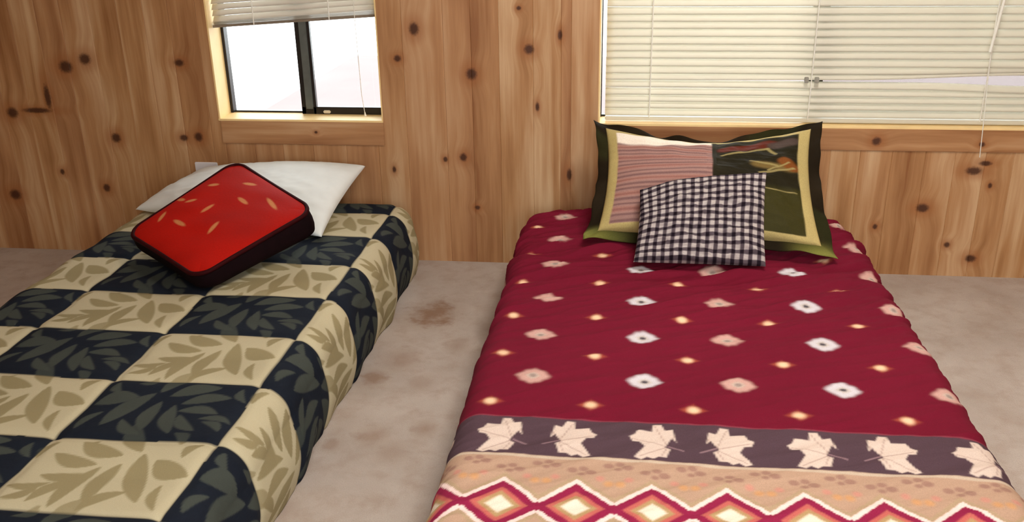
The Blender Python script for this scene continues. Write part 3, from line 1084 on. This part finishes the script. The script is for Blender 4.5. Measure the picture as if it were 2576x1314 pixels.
# patchwork sham: puffed panel with a ruffled dark flange
def sham():
    TL, TR, BR, BL = [np.array(p) for p in [(-.118, -.135, .650), (.715, -.165, .668), (.705, -.665, .316), (-.134, -.555, .318)]]
    root = tag(empty('patchwork_pillow', tuple((BL + BR) / 2)), 'large patchwork pillow with striped pink half and dark velvet border', 'pillow')

    def bil(s, t):
        return ((1 - s) * (1 - t))[..., None] * BL + (s * (1 - t))[..., None] * BR + (s * t)[..., None] * TR + ((1 - s) * t)[..., None] * TL
    N = np.cross(BR - BL, TL - BL)
    N = N / np.linalg.norm(N)
    if N[1] > 0:
        N = -N

    def warp(A, B):
        # sides drawn in, top edge sagging in the middle
        a = A * (1 - .075 * (1 - B ** 2))
        b_ = np.where(B > 0, B * (1 - .37 * (1 - np.abs(A) ** 1.6)), B * (1 - .05 * (1 - A ** 2)))
        return a, b_
    fw, fh = .10, .13                      # flange share of half width and half height
    # flange ring
    n, mring = 260, 9
    per = np.linspace(0, 8, n, endpoint=False)

    def sq(p):
        p = p % 8
        if p < 2: return (-1 + p, -1)
        if p < 4: return (1, -1 + p - 2)
        if p < 6: return (1 - (p - 4), 1)
        return (-1, 1 - (p - 6))
    E = np.array([sq(p) for p in per])
    V, C = [], []
    for layer in (0, 1):
        for k in range(mring):
            q = k / (mring - 1)
            A = E[:, 0] * (1 - fw * (1 - q) * 1.25)
            B = E[:, 1] * (1 - fh * (1 - q) * 1.25)
            a, b_ = warp(A, B)
            rf = .015 * q * np.sin(per * 9 + 2 * np.sin(per * 2.3)) + .004 * q * np.sin(per * 23)
            rin = .004 * q * np.sin(per * 17)
            P = bil((a * (1 + rin) + 1) / 2, (b_ * (1 + rin) + 1) / 2) + N * (rf + (.004 if layer == 0 else -.004) * (1 - .6 * q))[:, None]
            V.append(P)
            c = np.tile(lin((34, 26, 15)), (n, 1)) * (1 + .35 * np.sin(per * 7)[:, None] * .5)
            green = sstep(-.75, -1.0, B) * sstep(.55, .9, np.abs(A))
            c = c * (1 - green[:, None]) + lin((122, 122, 60)) * green[:, None]
            g2 = sstep(.6, .9, np.sin(per * 3.1 + .5)) * .35
            c = c * (1 - g2[:, None]) + lin((52, 56, 24)) * g2[:, None]
            C.append(c)
    V = np.concatenate(V)
    C = np.concatenate(C)
    F = []
    for layer in (0, 1):
        o_ = layer * mring * n
        for k in range(mring - 1):
            for i in range(n):
                f = (o_ + k * n + i, o_ + k * n + (i + 1) % n, o_ + (k + 1) * n + (i + 1) % n, o_ + (k + 1) * n + i)
                F.append(f if layer == 0 else f[::-1])
    for i in range(n):
        a_, b_ = (mring - 1) * n + i, (mring - 1) * n + (i + 1) % n
        F.append((a_, b_, b_ + mring * n, a_ + mring * n))
    fl = npmesh('flange', V, F, printed_cloth('dark_velvet', .85, .0, 300, .2), root, C)
    fl['label'] = 'dark brown ruffled velvet border'

    def colfn(s, t):
        # s, t over the puffed panel
        wob = .006 * sinnoise(s, t, 9, 6, 1, 5)
        s, t = s + wob, t + wob
        tone = sinnoise(s, t, 6, 6, 1, 8)[..., None]
        gold = lin((182, 164, 108)) * (1 + .10 * tone)
        c = gold
        inn = sstep(.050, .056, s) * sstep(.945, .939, s) * sstep(.035, .042, t) * sstep(.955, .945, t)
        st = np.sin(t * 2 * PI * 24)
        pk = blend(np.ones(s.shape + (3,)) * lin((160, 124, 116)), lin((118, 86, 86)), sstep(-.3, .7, st) * .8)
        pk = blend(pk, lin((176, 112, 96)), sstep(.3, .9, np.sin(t * 2 * PI * 8 + 1)) * .35)
        wt = sstep(.82, .86, t + .05 * np.sin(s * 9))
        pk = blend(pk, lin((236, 224, 210)), wt)
        # crazy patchwork on the right half
        dk = np.ones(s.shape + (3,)) * lin((36, 31, 16)) * (1 + .2 * tone)
        r1 = seg(s, t, (.60, .80), (.80, .86))
        dk = blend(dk, lin((92, 36, 22)), 1 - sstep(.035, .06, r1))
        dk = blend(dk, lin((74, 60, 54)), 1 - sstep(.03, .06, seg(s, t, (.84, .84), (.90, .86))))
        dk = blend(dk, lin((112, 92, 50)), 1 - sstep(.02, .06, seg(s, t, (.76, .58), (.90, .56))))
        dk = blend(dk, lin((120, 68, 26)), 1 - sstep(.02, .045, seg(s, t, (.88, .64), (.92, .56))))
        dk = blend(dk, lin((60, 56, 22)), sstep(.40, .34, t) * .8)
        for (p, q, w) in (((.58, .70), (.80, .80), .010), ((.80, .80), (.84, .72), .008), ((.72, .62), (.84, .58), .009), ((.76, .48), (.92, .56), .009), ((.74, .36), (.92, .34), .004), ((.80, .52), (.90, .62), .006)):
            dk = blend(dk, lin((150, 136, 88)), (1 - sstep(w * .6, w * 1.6, seg(s, t, p, q))) * .85)
        ins = blend(pk, np.zeros(3), np.zeros(s.shape))
        rt = sstep(.525, .531, s)
        ins = pk * (1 - rt[..., None]) + dk * rt[..., None]
        c = c * (1 - inn[..., None]) + ins * inn[..., None]
        return c
    n = 190
    g = np.linspace(-1, 1, n)
    A, B = np.meshgrid(g, g, indexing='ij')
    a, b_ = warp(A * (1 - fw), B * (1 - fh))
    P = bil((a + 1) / 2, (b_ + 1) / 2)
    f = (np.clip(1 - A ** 2, 0, 1) * np.clip(1 - B ** 2, 0, 1)) ** .45 * (1 - .30 * B)
    rim = np.clip(1.5 * f, 0, 1)
    wr = .005 * rim * sinnoise(A, B, 15, 8, .7, 3) + .005 * rim * sstep(.1, .9, B) * np.sin(A * 22 + 3 * np.sin(B * 3))
    rip = .0018 * rim * np.sin((B + 1) * 14 * PI) * (A < 0)
    rgt = .006 * rim * (A > .1) * sinnoise(A, B, 16, 7, 1, 4, ridge=True)
    front = P + N * (.085 * f + wr + rip + rgt + .0045)[..., None]
    back = P - N * (.055 * f + .0045)[..., None]
    V = np.concatenate([front.reshape(-1, 3), back.reshape(-1, 3)])
    c = colfn((A + 1) / 2, (B + 1) / 2).reshape(-1, 3)
    C = np.concatenate([c, np.tile(lin((60, 48, 30)), (n * n, 1))])
    F1 = gridfaces(n, n)
    F2 = gridfaces(n, n, n * n, True)
    idx = np.arange(n * n).reshape(n, n)
    lp = np.concatenate([idx[:, 0], idx[-1, 1:], idx[-2::-1, -1], idx[0, -2:0:-1]])
    l2 = np.roll(lp, -1)
    F3 = np.stack([lp, lp + n * n, l2 + n * n, l2], 1)
    npmesh('cover', V, np.concatenate([F1, F2, F3]), printed_cloth('patchwork_satin', .6, .0, 300, .15), root, C)


sham()


def ging(s, t):
    wob = .008 * sinnoise(s, t, 19, 6, .8, 4)
    a = ((s + wob) * 15.0) % 1.0
    b_ = ((t + wob) * 12.5) % 1.0
    sa = sstep(0, .10, a) * sstep(.56, .46, a)
    sb = sstep(0, .10, b_) * sstep(.56, .46, b_)
    w, g_, k = lin((182, 173, 170)), lin((88, 78, 84)), lin((30, 22, 30))
    both = (sa * sb)[..., None]
    one = (sa + sb - 2 * sa * sb)[..., None]
    none = 1 - both - one
    return w * none + g_ * one + k * both


gp, _ = pillow('pillow', [(.057, -.535, .507), (.477, -.510, .560), (.462, -.760, .318), (.040, -.755, .318)], .060, .030, printed_cloth('gingham_cotton', .9, 0, 600, .2), ging, 190, (.035, .02), .40, .011, 23, None, .15,
               lambda A, B, a, b_: (a, b_ - .12 * np.clip(1 - (A + .15) ** 2, 0, 1) * (-1) * (B > 0) * B * .6 - .10 * sstep(-.4, -1, A) * (B > 0) * B))
tag(gp, 'small black and white gingham pillow leaning on the patchwork pillow', 'pillow')
